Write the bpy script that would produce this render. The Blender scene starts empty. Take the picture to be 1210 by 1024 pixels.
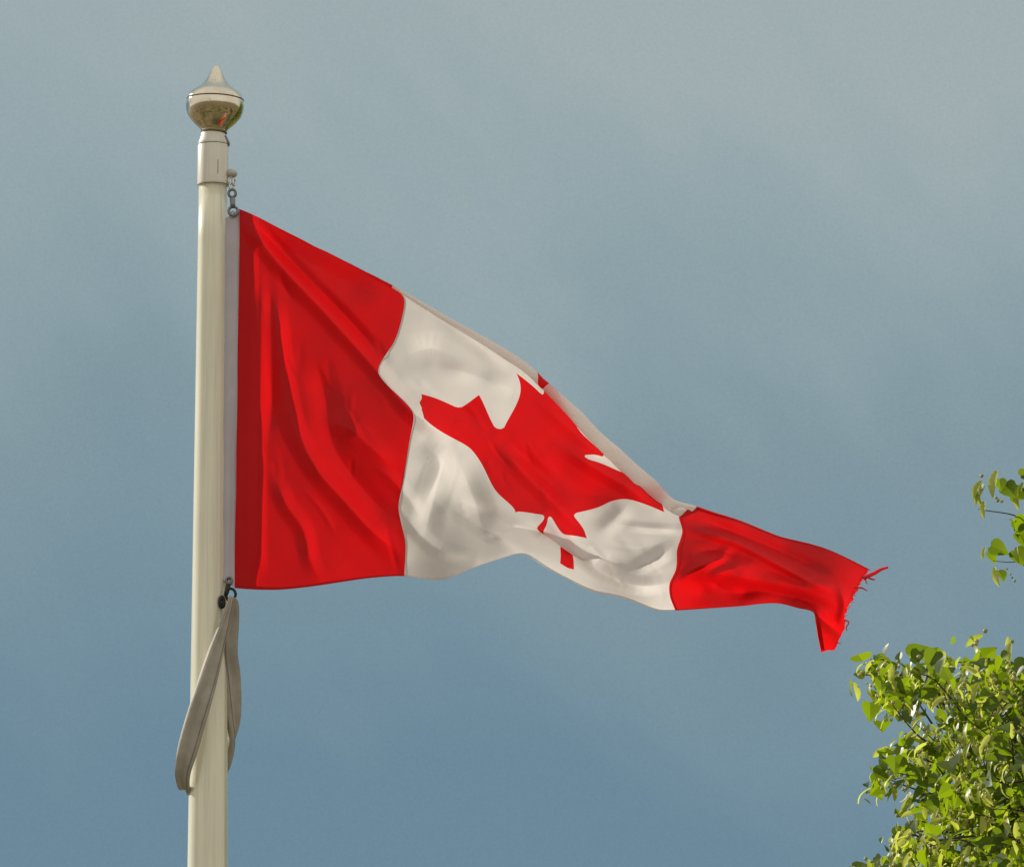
import bpy, bmesh, math, random
import numpy as np
from mathutils import Vector, Matrix
from mathutils.geometry import delaunay_2d_cdt
random.seed(4); rng = np.random.default_rng(4)
scene = bpy.context.scene
COL = scene.collection
R = math.radians

# ------------------------------------------------------------------ camera
FPX = 8200.0                      # focal length in photo pixels (photo is 1210 wide)
PITCH = R(10.5)
CAM = Vector((0, 0, 1.6))
cam_d = bpy.data.cameras.new('camera'); cam = bpy.data.objects.new('camera', cam_d); COL.objects.link(cam)
cam.location = CAM; cam.rotation_euler = (R(90) + PITCH, 0, 0)
cam_d.lens = FPX / 1210 * 36; cam_d.sensor_width = 36
cam_d.clip_start = 0.5; cam_d.clip_end = 20000
scene.camera = cam
FWD = np.array((0, math.cos(PITCH), math.sin(PITCH)))
UPV = np.array((0, -math.sin(PITCH), math.cos(PITCH)))
RGT = np.array((1.0, 0, 0))
S = 490.0                         # photo pixels per metre at the pole
D0 = FPX / S

def WP(x, y, z=0.0):
    """as W, with the depth counted from the vertical pole instead of a plane facing the lens"""
    return W(x, y, np.asarray(z, float) + (600 - np.asarray(y, float)) * math.tan(PITCH))

def W(x, y, z=0.0, base=D0):
    """photo pixel + depth behind the pole plane (in 1/S metres) -> world points"""
    x = np.asarray(x, float); y = np.asarray(y, float); z = np.asarray(z, float)
    d = base + z / S
    X = (x - 605) / FPX; Y = (512 - y) / FPX
    X, Y, d = np.broadcast_arrays(X, Y, d)
    return (np.array(CAM) + d[..., None] * (FWD + X[..., None] * RGT + Y[..., None] * UPV))

# ------------------------------------------------------------------ sun and sky
SUN_AZ = 125.0                    # degrees from "behind the camera" round to the left
SUN_EL = 26.0
a = R(SUN_AZ); e = R(SUN_EL)
TOSUN = Vector((-math.sin(a) * math.cos(e), -math.cos(a) * math.cos(e), math.sin(e)))
sun_d = bpy.data.lights.new('sun', 'SUN'); sun = bpy.data.objects.new('sun', sun_d); COL.objects.link(sun)
sun.rotation_euler = TOSUN.to_track_quat('Z', 'Y').to_euler()
sun.location = (-8, 6, 14)
sun_d.energy = 5.0; sun_d.angle = R(0.5); sun_d.color = (1.0, 0.94, 0.83)

world = bpy.data.worlds.new('World'); scene.world = world; world.use_nodes = True
nt = world.node_tree; N = nt.nodes; L = nt.links; N.clear()
def wn(t, **k):
    n = N.new(t)
    for q, v in k.items(): setattr(n, q, v)
    return n
def mth(op, a_, b_=None, clamp=False):
    n = wn('ShaderNodeMath', operation=op, use_clamp=clamp)
    for i, v in enumerate((a_, b_)):
        if v is None: continue
        if isinstance(v, (int, float)): n.inputs[i].default_value = v
        else: L.new(v, n.inputs[i])
    return n.outputs[0]
out = wn('ShaderNodeOutputWorld')
tc = wn('ShaderNodeTexCoord')
sep = wn('ShaderNodeSeparateXYZ'); L.new(tc.outputs['Generated'], sep.inputs[0])
sky = wn('ShaderNodeTexSky', sky_type='NISHITA', sun_disc=False)
sky.sun_elevation = e
sky.sun_rotation = math.atan2(TOSUN.x, TOSUN.y)
sky.air_density = 1.0; sky.dust_density = 1.5
bgN = wn('ShaderNodeBackground'); bgN.inputs[1].default_value = 0.10; L.new(sky.outputs[0], bgN.inputs[0])
# storm bank: colour drifts with height, broad soft streaks lighten it
ns = wn('ShaderNodeTexNoise'); ns.inputs['Scale'].default_value = 9; ns.inputs['Detail'].default_value = 5; ns.inputs['Roughness'].default_value = .5
mp = wn('ShaderNodeMapping'); mp.inputs['Location'].default_value = (8.15, 2.2, 5.3); mp.inputs['Scale'].default_value = (1, 1, 2.0)
mr0 = wn('ShaderNodeMapping'); mr0.inputs['Rotation'].default_value = (0, R(-52), 0)
L.new(tc.outputs['Generated'], mr0.inputs[0]); L.new(mr0.outputs[0], mp.inputs[0]); L.new(mp.outputs[0], ns.inputs['Vector'])
nf = wn('ShaderNodeMapRange', interpolation_type='SMOOTHSTEP'); nf.inputs[1].default_value = .36; nf.inputs[2].default_value = .66
L.new(ns.outputs['Fac'], nf.inputs[0])
hgt = wn('ShaderNodeMapRange'); hgt.inputs[1].default_value = math.sin(R(7.0)); hgt.inputs[2].default_value = math.sin(R(14.2))
L.new(sep.outputs['Z'], hgt.inputs[0])
hs = mth('ADD', mth('ADD', hgt.outputs[0], mth('MULTIPLY', sep.outputs['X'], 0.7)), mth('MULTIPLY', mth('SUBTRACT', nf.outputs[0], 0.5), 0.22), True)
pc = FWD + (850 - 605) / FPX * RGT + (512 - 190) / FPX * UPV; pc /= np.linalg.norm(pc)     # a thinner, paler part of the bank
dt = wn('ShaderNodeVectorMath', operation='DOT_PRODUCT'); L.new(tc.outputs['Generated'], dt.inputs[0]); dt.inputs[1].default_value = tuple(pc)
pm = wn('ShaderNodeMapRange', interpolation_type='SMOOTHERSTEP'); pm.inputs[1].default_value = math.cos(R(3.4)); pm.inputs[2].default_value = 1.0; L.new(dt.outputs['Value'], pm.inputs[0])
hs = mth('ADD', hs, mth('MULTIPLY', pm.outputs[0], mth('MULTIPLY', mth('ADD', nf.outputs[0], 0.5), 0.10)), True)
ramp = wn('ShaderNodeValToRGB')
cr = ramp.color_ramp
cr.elements[0].position = 0; cr.elements[0].color = (0.148, 0.250, 0.328, 1)
cr.elements[1].position = 1; cr.elements[1].color = (0.350, 0.422, 0.438, 1)
m_ = cr.elements.new(.5); m_.color = (0.224, 0.318, 0.362, 1)
m_ = cr.elements.new(.75); m_.color = (0.292, 0.382, 0.412, 1)
L.new(hs, ramp.inputs[0])
# fine mottling of the cloud bank
n2 = wn('ShaderNodeTexNoise'); n2.inputs['Scale'].default_value = 2600; n2.inputs['Detail'].default_value = 3
L.new(tc.outputs['Generated'], n2.inputs['Vector'])
mot = wn('ShaderNodeMapRange'); mot.inputs[3].default_value = .92; mot.inputs[4].default_value = 1.08
L.new(n2.outputs['Fac'], mot.inputs[0])
bgS = wn('ShaderNodeBackground'); L.new(ramp.outputs[0], bgS.inputs[0]); L.new(mot.outputs[0], bgS.inputs[1])
# sunlit white cloud in the half of the sky behind the photographer
bgC = wn('ShaderNodeBackground'); bgC.inputs[0].default_value = (0.80, 0.76, 0.68, 1); bgC.inputs[1].default_value = 0.86
n3 = wn('ShaderNodeTexNoise'); n3.inputs['Scale'].default_value = 2.6; n3.inputs['Detail'].default_value = 6
L.new(tc.outputs['Generated'], n3.inputs['Vector'])
cm = wn('ShaderNodeMapRange', interpolation_type='SMOOTHSTEP'); cm.inputs[1].default_value = .26; cm.inputs[2].default_value = .44
L.new(n3.outputs['Fac'], cm.inputs[0])
mixNC = wn('ShaderNodeMixShader'); L.new(cm.outputs[0], mixNC.inputs[0]); L.new(bgN.outputs[0], mixNC.inputs[1]); L.new(bgC.outputs[0], mixNC.inputs[2])
bank = wn('ShaderNodeMapRange', interpolation_type='SMOOTHSTEP'); bank.inputs[1].default_value = .15; bank.inputs[2].default_value = .75
L.new(sep.outputs['Y'], bank.inputs[0])
mixW = wn('ShaderNodeMixShader'); L.new(bank.outputs[0], mixW.inputs[0]); L.new(mixNC.outputs[0], mixW.inputs[1]); L.new(bgS.outputs[0], mixW.inputs[2])
L.new(mixW.outputs[0], out.inputs[0])

scene.view_settings.view_transform = 'Standard'; scene.view_settings.look = 'None'
scene.view_settings.exposure = 0; scene.view_settings.gamma = 1
scene.render.engine = 'CYCLES'
scene.cycles.max_bounces = 8; scene.cycles.transparent_max_bounces = 8

# ------------------------------------------------------------------ helpers
def mat(name, col, rough=.6, metal=0.0, spec=.5, trans=0.0, tcol=None, coat=0.0, var=None, bump=None, sheen=0.0):
    """procedural material; var=(scale, amount) mottles the colour, bump=(scale, strength, distance)"""
    m = bpy.data.materials.new(name); m.use_nodes = True
    t = m.node_tree; n = t.nodes; l = t.links
    p = n['Principled BSDF']; o = n['Material Output']
    p.inputs['Roughness'].default_value = rough; p.inputs['Metallic'].default_value = metal
    p.inputs['Specular IOR Level'].default_value = spec
    p.inputs['Coat Weight'].default_value = coat; p.inputs['Coat Roughness'].default_value = .15
    p.inputs['Sheen Weight'].default_value = sheen
    tcn = n.new('ShaderNodeTexCoord')
    csock = None
    if var:
        nz = n.new('ShaderNodeTexNoise'); nz.inputs['Scale'].default_value = var[0]; nz.inputs['Detail'].default_value = 6
        l.new(tcn.outputs['Object'], nz.inputs['Vector'])
        mr = n.new('ShaderNodeMapRange'); mr.inputs[1].default_value = .3; mr.inputs[2].default_value = .7
        mr.inputs[3].default_value = 1 - var[1]; mr.inputs[4].default_value = 1 + var[1]
        l.new(nz.outputs['Fac'], mr.inputs[0])
        mx = n.new('ShaderNodeVectorMath'); mx.operation = 'SCALE'; mx.inputs[0].default_value = col
        l.new(mr.outputs[0], mx.inputs['Scale']); csock = mx.outputs[0]
        l.new(csock, p.inputs['Base Color'])
    else:
        p.inputs['Base Color'].default_value = (*col, 1)
    if bump:
        nb = n.new('ShaderNodeTexNoise'); nb.inputs['Scale'].default_value = bump[0]; nb.inputs['Detail'].default_value = 4
        l.new(tcn.outputs['Object'], nb.inputs['Vector'])
        bp = n.new('ShaderNodeBump'); bp.inputs['Strength'].default_value = bump[1]; bp.inputs['Distance'].default_value = bump[2]
        l.new(nb.outputs['Fac'], bp.inputs['Height']); l.new(bp.outputs[0], p.inputs['Normal'])
    if trans:
        tr = n.new('ShaderNodeBsdfTranslucent'); tr.inputs[0].default_value = (*(tcol or col), 1)
        ms = n.new('ShaderNodeMixShader'); ms.inputs[0].default_value = trans
        l.new(p.outputs[0], ms.inputs[1]); l.new(tr.outputs[0], ms.inputs[2]); l.new(ms.outputs[0], o.inputs[0])
    return m

def streaks(m, lo=.80):
    """long vertical rain streaks multiplied into the base colour"""
    t = m.node_tree; n = t.nodes; l = t.links; p = n['Principled BSDF']
    src = p.inputs['Base Color'].links[0].from_socket
    tcn = n.new('ShaderNodeTexCoord'); mp_ = n.new('ShaderNodeMapping'); mp_.inputs['Scale'].default_value = (42, 42, 1.1)
    nz = n.new('ShaderNodeTexNoise'); nz.inputs['Scale'].default_value = 1.6; nz.inputs['Detail'].default_value = 7; nz.inputs['Roughness'].default_value = .65
    l.new(tcn.outputs['Object'], mp_.inputs[0]); l.new(mp_.outputs[0], nz.inputs['Vector'])
    mr = n.new('ShaderNodeMapRange'); mr.inputs[1].default_value = .34; mr.inputs[2].default_value = .56; mr.inputs[3].default_value = lo; mr.inputs[4].default_value = 1.0
    l.new(nz.outputs['Fac'], mr.inputs[0])
    mx = n.new('ShaderNodeVectorMath'); mx.operation = 'SCALE'; l.new(src, mx.inputs[0]); l.new(mr.outputs[0], mx.inputs['Scale']); l.new(mx.outputs[0], p.inputs['Base Color'])

def link(name, me, parent=None, material=None):
    o = bpy.data.objects.new(name, me); COL.objects.link(o)
    if parent: o.parent = parent
    if material: me.materials.append(material)
    return o
def tag(o, label=None, cat=None, group=None, kind=None):
    for k, v in (('label', label), ('category', cat), ('group', group), ('kind', kind)):
        if v: o[k] = v
    return o
def empty(name, loc, label, cat, **k):
    o = bpy.data.objects.new(name, None); COL.objects.link(o); o.location = loc; o.empty_display_size = .1
    return tag(o, label, cat, **k)
def mesh(name, V, F, parent=None, material=None, smooth=True):
    """V in world coordinates; made local to the parent"""
    V = np.asarray(V, float).reshape(-1, 3)
    me = bpy.data.meshes.new(name)
    q = parent
    while q: V = V - np.array(q.location); q = q.parent
    me.from_pydata(V.tolist(), [], F); me.update()
    if smooth: me.polygons.foreach_set('use_smooth', [True] * len(me.polygons))
    return link(name, me, parent, material)
def spline(P, n):
    """Catmull-Rom through the rows of P (any width), n points"""
    P = np.asarray(P, float); Q = np.vstack([2 * P[0] - P[1], P, 2 * P[-1] - P[-2]])
    t = np.linspace(0, len(P) - 1 - 1e-9, n); i = t.astype(int); f = (t - i)[:, None]
    a0, a1, a2, a3 = Q[i], Q[i + 1], Q[i + 2], Q[i + 3]
    return .5 * (2 * a1 + (a2 - a0) * f + (2 * a0 - 5 * a1 + 4 * a2 - a3) * f ** 2 + (3 * a1 - a0 - 3 * a2 + a3) * f ** 3)
def tube(path, rad, seg=8, closed=False):
    """tube along world points; rad scalar or per point"""
    P = np.asarray(path, float); n = len(P)
    rad = np.broadcast_to(rad, (n,))
    T = (np.roll(P, -1, 0) - np.roll(P, 1, 0)) if closed else np.gradient(P, axis=0)
    T /= np.linalg.norm(T, axis=1)[:, None]
    up = np.array((.31, .9, .2)); up /= np.linalg.norm(up)
    V = []
    ref = np.cross(T[0], up); ref /= np.linalg.norm(ref)
    for k in range(n):
        ref = ref - T[k] * ref.dot(T[k]); ref /= np.linalg.norm(ref)
        b = np.cross(T[k], ref)
        for s in range(seg):
            an = 2 * math.pi * s / seg
            V.append(P[k] + rad[k] * (math.cos(an) * ref + math.sin(an) * b))
    F = []
    m = n if closed else n - 1
    for k in range(m):
        for s in range(seg):
            k2 = (k + 1) % n
            F.append((k * seg + s, k * seg + (s + 1) % seg, k2 * seg + (s + 1) % seg, k2 * seg + s))
    if not closed:
        F.append(tuple(range(seg))[::-1]); F.append(tuple((n - 1) * seg + s for s in range(seg)))
    return V, F
def lathe(prof, centre, axis=(0, 0, 1), seg=64):
    """prof: (r, h) pairs along axis from centre, world units"""
    ax = np.array(axis, float); ax /= np.linalg.norm(ax)
    r0 = np.cross(ax, (0, 1, 0)); r0 /= np.linalg.norm(r0); r1 = np.cross(ax, r0)
    V = []; F = []
    for r, h in prof:
        for s in range(seg):
            an = 2 * math.pi * s / seg
            V.append(np.array(centre) + ax * h + r * (math.cos(an) * r0 + math.sin(an) * r1))
    n = len(prof)
    for k in range(n - 1):
        for s in range(seg):
            F.append((k * seg + s, k * seg + (s + 1) % seg, (k + 1) * seg + (s + 1) % seg, (k + 1) * seg + s))
    F.append(tuple(range(seg))[::-1]); F.append(tuple((n - 1) * seg + s for s in range(seg)))
    return V, F
def join(parts):
    V = []; F = []
    for v, f in parts:
        o = len(V); V += [np.asarray(q) for q in v]; F += [tuple(i + o for i in g) for g in f]
    return V, F

# ------------------------------------------------------------------ materials
M_pole = mat('cream_gelcoat', (.87, .84, .66), rough=.22, spec=.9, coat=.8, var=(3.5, .05), bump=(60, .08, .002))
M_collar = mat('cream_cast_paint', (.82, .79, .70), rough=.28, coat=.6, var=(9, .05))
M_gold = mat('tarnished_gold_metal', (.80, .73, .60), rough=.10, metal=1.0, var=(30, .10), bump=(45, .05, .002))
M_seam = mat('dark_seam', (.12, .11, .09), rough=.8, var=(30, .2))
M_steel = mat('weathered_steel', (.22, .23, .23), rough=.38, metal=.8, var=(60, .25))
M_black = mat('black_rubber', (.015, .015, .016), rough=.5, var=(60, .3))
M_bright = mat('bright_steel', (.62, .62, .60), rough=.25, metal=.9, var=(60, .1))
M_cap = mat('grey_plastic_cap', (.52, .51, .50), rough=.45, var=(60, .05))
TR = .46
M_red = mat('red_nylon', (.64, .008, .013), rough=.5, trans=.48, tcol=(.90, .005, .008), sheen=.0, bump=(34, .35, .004), spec=.28, var=(7, .04))
M_white = mat('white_nylon', (.82, .78, .79), rough=.6, trans=.48, tcol=(.87, .80, .75), sheen=.0, bump=(34, .35, .004), spec=.25, var=(7, .02))
M_redhem = mat('doubled_red_nylon', (.50, .008, .013), rough=.5, trans=.15, tcol=(.7, .005, .008), spec=.28)
M_whitehem = mat('doubled_white_nylon', (.72, .69, .68), rough=.6, trans=.12, tcol=(.7, .65, .6), spec=.25)
M_canvas = mat('heading_canvas', (.62, .58, .66), rough=.8, trans=.12, tcol=(.5, .45, .45), var=(20, .05), bump=(700, .2, .0008))
M_sling = mat('weathered_canvas', (.42, .395, .345), rough=.85, var=(22, .18), bump=(500, .3, .001))

streaks(M_pole, .82); streaks(M_collar, .86); streaks(M_canvas, .88)

# ------------------------------------------------------------------ ground
gx = 9000
me = bpy.data.meshes.new('ground'); me.from_pydata([(-gx, -gx, 0), (gx, -gx, 0), (gx, gx, 0), (-gx, gx, 0)], [], [(0, 1, 2, 3)])
gm = bpy.data.materials.new('dry_lawn'); gm.use_nodes = True
t = gm.node_tree; n = t.nodes; l = t.links; p = n['Principled BSDF']; p.inputs['Roughness'].default_value = .95
tcn = n.new('ShaderNodeTexCoord')
nz = n.new('ShaderNodeTexNoise'); nz.inputs['Scale'].default_value = .35; nz.inputs['Detail'].default_value = 9; l.new(tcn.outputs['Object'], nz.inputs['Vector'])
rp = n.new('ShaderNodeValToRGB'); rp.color_ramp.elements[0].position = .38; rp.color_ramp.elements[0].color = (.035, .055, .015, 1)
rp.color_ramp.elements[1].position = .62; rp.color_ramp.elements[1].color = (.20, .135, .07, 1)
l.new(nz.outputs['Fac'], rp.inputs[0]); l.new(rp.outputs[0], p.inputs['Base Color'])
ground = link('ground', me, None, gm); tag(ground, kind='structure')

# ------------------------------------------------------------------ flagpole
def axis_point(z):                      # the pole stands vertical
    return np.array((PX, PY, z))
c0 = W(248.6, 600)
PX, PY = float(c0[0]), float(c0[1])
def zc(y):                              # height at which the pole axis crosses photo row y
    Y = (512 - y) / FPX
    # solve CAM + d*(FWD+Y*UPV) with world y == PY
    v = FWD + Y * UPV; d = (PY - CAM.y) / v[1]
    return CAM.z + d * v[2]
pole = empty('flagpole', (PX, PY, 0), 'cream tapered flagpole topped by a pointed gold finial', 'flagpole')
def rad(px): return px / S
# shaft
zt = zc(219); z_bot = zc(1024)
k = (rad(23.6) - rad(17.0)) / (zt - z_bot)
prof = [(rad(17.0) + k * (zt - z), z) for z in np.linspace(0, zt, 40)]
prof = [(min(r, .082), z) for r, z in prof]
v, f = lathe(prof, (PX, PY, 0)); mesh('shaft', v, f, pole, M_pole)
v, f = lathe([(.16, 0), (.16, .03), (.11, .05), (.095, .12), (.088, .14)], (PX, PY, 0), seg=48); mesh('base_flange', v, f, pole, M_collar)
# collar
def hy(y): return zc(y)
v, f = lathe([(rad(r), hy(y)) for r, y in [(17.0, 221), (18.3, 220), (18.6, 217), (18.6, 172.6), (18.2, 171.6), (18.5, 171), (17.9, 168), (16.6, 165), (15.6, 162.5), (15.2, 161), (15.0, 160.6), (15.0, 158), (14, 157)]], (PX, PY, 0))
collar = mesh('truck_collar', v, f, pole, M_collar)
for y, r in ((219.3, 18.75), (171.6, 18.55)):
    zz = hy(y)
    v, f = lathe([(rad(r - 1), zz - .0012), (rad(r), zz - .0008), (rad(r), zz + .0008), (rad(r - 1), zz + .0012)], (PX, PY, 0))
    mesh('joint_line', v, f, collar, M_seam)
# slot on the collar front
sl = [W(259, yy, -rad(0)) for yy in (193, 209)]
ang = math.asin((259 - 252.5) / 18.6)
sp = [np.array((PX + rad(18.65) * math.sin(ang), PY - rad(18.65) * math.cos(ang), hy(yy))) for yy in np.linspace(192, 209, 8)]
v, f = tube(sp, .0007, 6); mesh('slot', v, f, collar, M_seam)
# finial (leans very slightly)
fb = np.array((PX + rad(.6), PY, hy(158)))
fax = np.array((math.sin(R(1.7)), 0, math.cos(R(1.7))))
FP = [(14.5, 157), (15.6, 155.5), (16.0, 154), (17.7, 151.5), (21, 148.5), (24.6, 145.3), (28.4, 141), (31, 137.6), (33.4, 132.5), (34.6, 127), (34.9, 122.5), (34.6, 119.2), (34.2, 118.4), (33.8, 117.6), (34.0, 116.8), (33.7, 115.2), (32, 111.6), (28.5, 108), (23, 104), (17.8, 100), (13.9, 96), (11, 92), (8.9, 88), (7.2, 84.6), (5.9, 81.5), (4.9, 79.4), (4.3, 78.2), (3.6, 77.0), (2.0, 76.3), (.3, 76.0)]
def fh(y): return (158 - y) / S / math.cos(PITCH) * 1.0
Pf = np.array(FP); Pf = spline(Pf, 150)
v, f = lathe([(rad(max(r, .2)), fh(y)) for r, y in Pf], fb, fax, 96)
fin = mesh('finial', v, f, pole, M_gold)
v, f = lathe([(rad(33.0), fh(118.1)), (rad(34.55), fh(117.9)), (rad(34.55), fh(117.2)), (rad(33.0), fh(117.0))], fb, fax, 96)
mesh('seam_ring', v, f, fin, M_seam)
v, f = lathe([(rad(14.2), fh(158.5)), (rad(15.7), fh(157.6)), (rad(15.7), fh(156.8)), (rad(14.2), fh(156))], fb, fax, 64)
mesh('dark_gasket', v, f, fin, M_seam)
# small pulley housing by the collar top, cap and eye on its right
cx = PX + rad(16); czz = hy(168)
v, f = tube([np.array((PX + rad(14.0), PY - rad(6), hy(162))), np.array((PX + rad(15.5), PY - rad(6), hy(166))), np.array((PX + rad(17.5), PY - rad(5), hy(171))), np.array((PX + rad(18.3), PY - rad(4), hy(174)))], [rad(1.6), rad(2.4), rad(2.8), rad(1.4)], 10)
mesh('latch', v, f, pole, M_steel)
cap_c = WP(273.3, 205, -3)
prof = [(rad(7.3) * math.cos(t_) + 1e-4, rad(5.4) * math.sin(t_)) for t_ in np.linspace(-1.2, 1.5, 20)]
v, f = lathe(prof, cap_c, (.12, 0, 1), 40)
cap = mesh('halyard_cap', v, f, pole, M_cap)
v, f = tube([np.array((PX + rad(15), PY - rad(2), cap_c[2])), cap_c], rad(3.2), 12); mesh('cap_stem', v, f, cap, M_collar)

# ------------------------------------------------------------------ chain and clips
def ring(x, y, rx, ry, th, z=0, tilt=0.0, seg=28):
    P = []
    for k_ in range(seg):
        an = 2 * math.pi * k_ / seg
        P.append(WP(x + rx * math.cos(an) * math.cos(tilt), y - ry * math.sin(an), z + rx * math.cos(an) * math.sin(tilt)))
    return tube(P, rad(th), 8, True)
HZ = -12.5
ch = empty('halyard_chain', WP(273, 214, -6), 'bright little chain hanging under the round cap on the pole', 'chain')
for nm, a_ in (('chain_link', ring(272.2, 213.5, 2.6, 4.2, 1.1, -6, .3)), ('chain_link', ring(276.6, 215.5, 2.4, 4.0, 1.1, -8, .9)), ('chain_link', ring(273.4, 220.4, 2.6, 4.0, 1.1, -9, .4))):
    mesh(nm, *a_, ch, M_bright)
sh = empty('snap_hook', WP(274.8, 240, HZ + 3), 'dark snap hook joining the chain to the top corner of the flag', 'snap hook', group='snap hooks of the flag')
mesh('swivel_eye', *ring(274.4, 228.6, 4.2, 4.6, 1.7, -12), sh, M_steel)
v, f = tube(WP([274.6, 274.8, 275.0, 275.2], [233, 236, 241, 245], [-13, -13, -14, -15]), [rad(2.6), rad(3.4), rad(3.0), rad(3.4)], 12); mesh('hook_body', v, f, sh, M_steel)
mesh('hook_loop', *ring(275.6, 249.6, 5.4, 5.2, 1.7, HZ - 3), sh, M_steel)

lo = empty('snap_hook', WP(271, 694, HZ), 'black snap hook with bright eye at the bottom corner of the flag', 'snap hook', group='snap hooks of the flag')
mesh('hook_loop', *ring(270.6, 686, 3.2, 3.8, 1.4, HZ - 3), lo, M_steel)
v, f = tube(WP([270.2, 269.2, 268.0, 266.5], [689.5, 694, 699, 704], [HZ - 3, HZ - 3, HZ - 4, HZ - 4]), [rad(2.4), rad(3.0), rad(2.8), rad(2.2)], 12); mesh('hook_body', v, f, lo, M_black)
pts = spline(np.array([(267, 698, HZ - 4), (271, 695.2, HZ - 5), (276, 696.5, HZ - 6), (278.4, 702, HZ - 6), (276, 708, HZ - 5), (272, 712, HZ - 4), (269, 708, HZ - 4), (266.5, 702, HZ - 4), (267, 698, HZ - 4)]), 40)[:-1]
v, f = tube(WP(pts[:, 0], pts[:, 1], pts[:, 2]), rad(1.7), 8, True); mesh('carabiner', v, f, lo, M_black)
mesh('rubber_ring', *ring(262.2, 711, 2.6, 6.0, 2.2, HZ - 6, .4), lo, M_black)

# ------------------------------------------------------------------ retainer sling round the pole
path = np.array([  # x, y, z, half width, half thickness
    (273.0, 705, -24, 3.0, 2.4), (270.6, 716, -27, 3.6, 3.0), (263.5, 742, -31, 6.5, 4.0), (253.5, 775, -33, 9.5, 5.0), (243.0, 812, -35, 11.5, 6.0),
    (231.5, 850, -34, 12.6, 6.6), (222.0, 885, -31, 12.6, 6.6), (216.2, 912, -24, 10, 5.4), (219.5, 930, -8, 7, 4.4), (231, 932, 14, 7, 4), (250, 924, 27, 8, 4),
    (264, 905, 28, 9, 4.5), (271.5, 878, 20, 9, 5), (273.8, 845, 10, 11, 6), (273.0, 800, 3, 11.5, 6), (271.0, 768, -5, 10, 5.5), (273.4, 735, -12, 9.5, 5), (276.0, 716, -19, 6.5, 4), (275.4, 706, -23, 3.6, 2.6)])
sp_ = spline(path, 220)
SP = WP(sp_[:, 0], sp_[:, 1], sp_[:, 2])
sling = empty('retainer_sling', tuple(SP[0]), 'weathered grey beige canvas sling looped round the pole under the flag', 'sling')
T_ = np.gradient(SP, axis=0); T_ /= np.linalg.norm(T_, axis=1)[:, None]
V = []; seg = 26
NQ = np.sin(np.arange(len(SP)) * .19) * .5 + np.sin(np.arange(len(SP)) * .071 + 1) * .6
for k_ in range(len(SP)):
    radial = SP[k_] - np.array((PX, PY, SP[k_][2])); radial /= max(np.linalg.norm(radial), 1e-6)
    kb = min(1.0, max(0.0, (24 - sp_[k_, 2]) / 26)); radial = radial + np.array((0, -1.2 * kb, 0)); radial /= np.linalg.norm(radial)
    wd = np.cross(T_[k_], radial); wd /= np.linalg.norm(wd)
    th = np.cross(wd, T_[k_]); th /= np.linalg.norm(th)
    if th.dot(radial) < 0: th = -th
    if k_ == 0: wd_prev = -wd if wd[0] > 0 else wd
    if wd.dot(wd_prev) < 0: wd = -wd
    wd_prev = wd
    w_, t__ = sp_[k_, 3] / S, sp_[k_, 4] / S
    for s in range(seg):
        an = 2 * math.pi * s / seg
        c_, s_ = math.cos(an), math.sin(an)
        bul = 1.0 + .9 * math.exp(-((c_ - .58) / .25) ** 2) - .5 * math.exp(-((c_ + .05 + .12 * NQ[k_]) / .25) ** 2)
        V.append(SP[k_] + wd * w_ * c_ + th * t__ * s_ * (bul if s_ > 0 else .8))
F = []
for k_ in range(len(SP) - 1):
    for s in range(seg):
        F.append((k_ * seg + s, k_ * seg + (s + 1) % seg, (k_ + 1) * seg + (s + 1) % seg, (k_ + 1) * seg + s))
F.append(tuple(range(seg))[::-1]); F.append(tuple((len(SP) - 1) * seg + s for s in range(seg)))
mesh('canvas_sleeve', V, F, sling, M_sling)
for s_i in (3, 10):
    ed = np.array([V[k_ * seg + s_i] for k_ in range(4, len(SP) - 4)])
    v, f = tube(ed, .0007, 5); mesh('stitching', v, f, sling, M_seam)

# ------------------------------------------------------------------ FLAG: control data
HOIST = 447.0
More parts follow.
